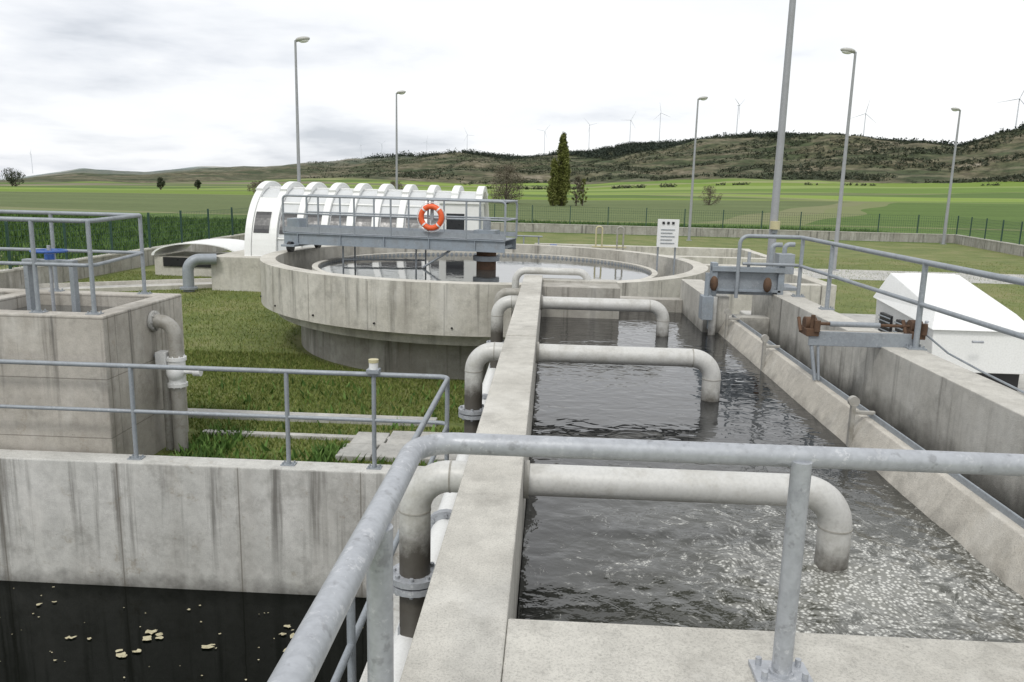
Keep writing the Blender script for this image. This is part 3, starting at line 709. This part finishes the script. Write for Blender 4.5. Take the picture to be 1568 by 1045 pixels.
# ---------------------------------------------------------------- white biodisc cover house
e=bpy.data.objects.new('biodisc_cover_building',None); scene.collection.objects.link(e)
hx0,hx1=-8.62,-2.1; hy=24.5; hz=-.94; HR=2.0; nseg=9; W=(hx1-hx0)/nseg
def arc(o,r0,r1,x0,x1,a0,a1,m,n=40):
    vs=[];fs=[]
    for i in range(n+1):
        a=a0+(a1-a0)*i/n
        for (x,r) in ((x0,r0),(x0,r1),(x1,r1),(x1,r0)): vs.append((x,hy-r*math.cos(a),hz+r*math.sin(a)))
    for i in range(n):
        for q in range(4):
            q2=(q+1)%4; fs.append((i*4+q,i*4+q2,(i+1)*4+q2,(i+1)*4+q))
    fs.append((0,1,2,3)); fs.append((n*4+3,n*4+2,n*4+1,n*4)); o.add(vs,fs,m)
o=B()
for k in range(nseg): arc(o,HR-.10,HR-.05,hx0+k*W+.001,hx0+(k+1)*W-.001,0,math.pi,M_shell)
for k in range(nseg+1):
    x=hx0+k*W; arc(o,HR-.045,HR+.06,x-.095,x+.095,0,math.pi,M_white); arc(o,HR+.061,HR+.12,x-.10,x+.10,1.1,2.05,M_white,14)
for a in (.25,.85,1.35): 
    for k in range(nseg): arc(o,HR-.045,HR-.02,hx0+k*W+.1,hx0+(k+1)*W-.1,a,a+.03,M_white,1)
arc(o,HR-.045,HR+.02,hx0+.1,hx0+W*1.0-.1,0,.95,M_white,12)
o.obj('ribbed_shell',parent=e,bevel=.01)
o=B()
for k in range(nseg-1):
    x=hx0+k*W; arc(o,HR+.021 if k==0 else HR-.045,HR+.034 if k==0 else HR-.03,x+.14,x+W-.14,.33,.66,M_glass,6)
o.obj('windows',parent=e)
o=B()
for x,sg in ((hx0+.04,-1),(hx1-.04,1)):
    pts=[(x,hy-(HR-.05)*math.cos(a),hz+(HR-.05)*math.sin(a)) for a in [math.pi*i/40 for i in range(41)]]
    o.add(pts,[tuple(range(41))],M_white)
o.box(hx1-.02,hx1+.03,hy-1.0,hy-.2,hz+.02,hz+1.5,M_galvd)
o.box(hx1-1.0,hx1+.10,hy-2.15,hy-.8,hz,hz+1.62,M_white); o.box(hx1-1.06,hx1+.16,hy-2.2,hy-.8,hz+1.621,hz+1.69,M_white)
o.box(hx1-.80,hx1-.30,hy-2.165,hy-2.151,hz+.05,hz+1.35,M_glass); o.box(hx1+.101,hx1+.115,hy-1.9,hy-1.2,hz+.05,hz+1.4,M_shell)
o.obj('end_walls_and_door',parent=e)
o=B(); o.box(hx0-.9,hx1+.9,hy-2.5,hy+2.5,G-.2,hz,C_tank); o.obj('plinth',parent=e,bevel=.02)
o=B(); o.tube([(-10.0,21.6,G),(-10.0,21.6,-1.0),(-9.3,21.9,-1.0)],.15,M_galvd,20,bend=.33,nb=10); o.flange((-10.0,21.6,G+.1),(0,0,1),.24,.05,M_galvd); o.obj('outlet_elbow_pipe')
o=B(); n=24
vs=[];fs=[]
for i in range(n+1):
    a=math.pi*i/n
    for y in (25,27.4):
        for rr in (1.0,.94): vs.append((-11.3-1.45*rr*math.cos(a),y,-1.25+.42*rr*math.sin(a)))
for i in range(n):
    b=i*4; c=b+4; fs+=[(b,b+2,c+2,c),(b+1,c+1,c+3,b+3),(b,c,c+1,b+1),(b+2,b+3,c+3,c+2)]
o.add(vs,fs,M_white)
o.box(-12.7,-9.9,25.1,27.3,G-.1,-1.30,C_tank); o.box(-12.4,-10.2,25.06,25.09,-1.6,-1.3,M_dark); o.box(-9.95,-9.5,26,26.6,G,-.9,M_dark)
o.obj('arched_tank_cover')

# ---------------------------------------------------------------- small stuff behind, right of clarifier
o=B()
o.box(-.5,6.5,22.6,22.85,G,-.62,C_tank); o.box(-.5,6.5,26.2,26.45,G,-.62,C_tank); o.box(6.2,6.45,22.851,26.19,G,-.622,C_tank)
o.box(2.9,5.0,17.2,17.45,G,-.35,C_tank); o.box(4.75,5.0,14.0,17.19,G,-.352,C_tank); o.box(3.0,4.74,14.0,14.25,G,-.36,C_tank)
o.obj('sludge_basin_walls',bevel=.015)
o=B(); dx,dz=-.62,.30
o.box(2.86+dx,3.30+dx,16.9,16.96,-.28+dz,.30+dz,M_white2)
for k in range(5): o.box(2.93+dx,3.22-.05*(k%2)+dx,16.885,16.899,-.2+k*.07+dz,-.185+k*.07+dz,M_galvd)
for k in range(3): o.box(2.95+k*.1+dx,3.0+k*.1+dx,16.88,16.899,.20+dz,.25+dz,M_dark)
for x in (2.9,3.26): o.tube([(x+dx,16.98,-1.2),(x+dx,16.98,.25+dz)],.02,M_galvd,8)
o.obj('information_sign')
o=B()
for x in (1.2,1.75): o.tube([(x,21,G+.5),(x,21,.22),(x+.16,21,.22),(x+.16,21,G+.5)],.022,M_yel if x<1.5 else M_pipeg,10,bend=.07)
o.tube([(1.1,21,-.3),(2.0,21,-.3)],.02,M_yel,8); o.tube([(.2,21.05,-.55),(1.2,21.05,-.55)],.03,M_yel,8); o.box(1.0,2.2,20.9,21.1,G,G+.9,C_tank); o.box(.5,1.0,21,21.2,-.75,-.64,M_rust)
o.obj('vent_hoops')
o=B()
o.tube([(-1.4,21.5,-.1),(-.2,21.4,-.1)],.02,M_galvd,8); 
for x in (-1.2,-.7,-.3): o.tube([(x,21.45,-.9),(x,21.45,-.1)],.02,M_galvd,8)
o.tube([(-.5,21.4,-.5),(.1,21.4,-.5)],.05,M_galvd,10); o.tube([(.1,21.4,-.42),(.1,21.4,-.3)],.1,M_blue,14); o.box(-1.5,.3,21.2,21.8,G,-.9,C_tank)
o.obj('sampling_point')
o=B(); o.box(3.3,3.62,13.9,13.95,-.38,-.2,M_white2); o.tube([(3.46,13.93,-.2),(3.46,13.93,-.08)],.03,M_yel,8); o.obj('marker_plate')

# ---------------------------------------------------------------- world / sky
w=bpy.data.worlds.new('World'); scene.world=w; w.use_nodes=True; t=w.node_tree; n=t.nodes; l=t.links
bg=n['Background']; sky=n.new('ShaderNodeTexSky'); sky.sky_type='NISHITA'; sky.sun_disc=False
SE,SR=math.radians(52),math.radians(200); sky.sun_elevation=SE; sky.sun_rotation=SR
def mm(op,a,b):
    k=n.new('ShaderNodeMath'); k.operation=op
    for i,v in enumerate((a,b)):
        if hasattr(v,'is_linked'): l.new(v,k.inputs[i])
        else: k.inputs[i].default_value=v
    return k.outputs[0]
tc=n.new('ShaderNodeTexCoord'); sp=n.new('ShaderNodeSeparateXYZ'); l.new(tc.outputs['Generated'],sp.inputs[0])
zz=mm('ADD',mm('MAXIMUM',sp.outputs[2],0.),.22)
cb=n.new('ShaderNodeCombineXYZ'); l.new(mm('DIVIDE',sp.outputs[0],zz),cb.inputs[0]); l.new(mm('DIVIDE',sp.outputs[1],zz),cb.inputs[1]); l.new(mm('MULTIPLY',sp.outputs[2],7.),cb.inputs[2])
ns=n.new('ShaderNodeTexNoise'); l.new(cb.outputs[0],ns.inputs['Vector']); ns.inputs['Scale'].default_value=1.25; ns.inputs['Detail'].default_value=6; ns.inputs['Roughness'].default_value=.5; ns.inputs['Distortion'].default_value=.15
f=mm('ADD',mm('ADD',mm('MULTIPLY',ns.outputs[0],1.5),-.22),mm('MULTIPLY',mm('ADD',sp.outputs[0],.25),.26)); f=mm('ADD',f,mm('MULTIPLY',mm('MAXIMUM',sp.outputs[2],0.),.55))
rp=n.new('ShaderNodeValToRGB'); l.new(f,rp.inputs[0]); e_=rp.color_ramp.elements; e_[0].position=.28; e_[0].color=(.60,.63,.68,1); e_[1].position=.80; e_[1].color=(1.0,1.0,1.0,1)
x_=e_.new(.42); x_.color=(.80,.82,.86,1); x_=e_.new(.54); x_.color=(.93,.94,.96,1)
sc=n.new('ShaderNodeMix'); sc.data_type='RGBA'; sc.blend_type='MULTIPLY'; sc.inputs[0].default_value=1; l.new(rp.outputs[0],sc.inputs[6]); sc.inputs[7].default_value=(11.0,11.05,11.1,1)
mx=n.new('ShaderNodeMix'); mx.data_type='RGBA'; mx.inputs[0].default_value=.93; l.new(sky.outputs[0],mx.inputs[6]); l.new(sc.outputs[2],mx.inputs[7])
l.new(mx.outputs[2],bg.inputs[0]); bg.inputs[1].default_value=.1
sd=bpy.data.lights.new('sun','SUN'); sd.energy=1.5; sd.angle=math.radians(12); sd.color=(1,.97,.92)
so=bpy.data.objects.new('sun',sd); scene.collection.objects.link(so)
dirv=Vector((math.cos(SE)*math.sin(SR),math.cos(SE)*math.cos(SR),math.sin(SE))); so.rotation_euler=dirv.to_track_quat('Z','Y').to_euler()
scene.view_settings.view_transform='Standard'; scene.view_settings.look='None'; scene.view_settings.exposure=0

# ---------------------------------------------------------------- camera
cd=bpy.data.cameras.new('camera'); cd.lens=28.0; cd.sensor_width=36; cd.clip_end=20000; cd.clip_start=.05
co=bpy.data.objects.new('camera',cd); scene.collection.objects.link(co)
co.matrix_world=Matrix.Translation((0,0,1.2))@Matrix.Rotation(math.radians(2.53),4,'Z')@Matrix.Rotation(math.radians(79),4,'X')@Matrix.Rotation(math.radians(1.4),4,'Z')
scene.camera=co
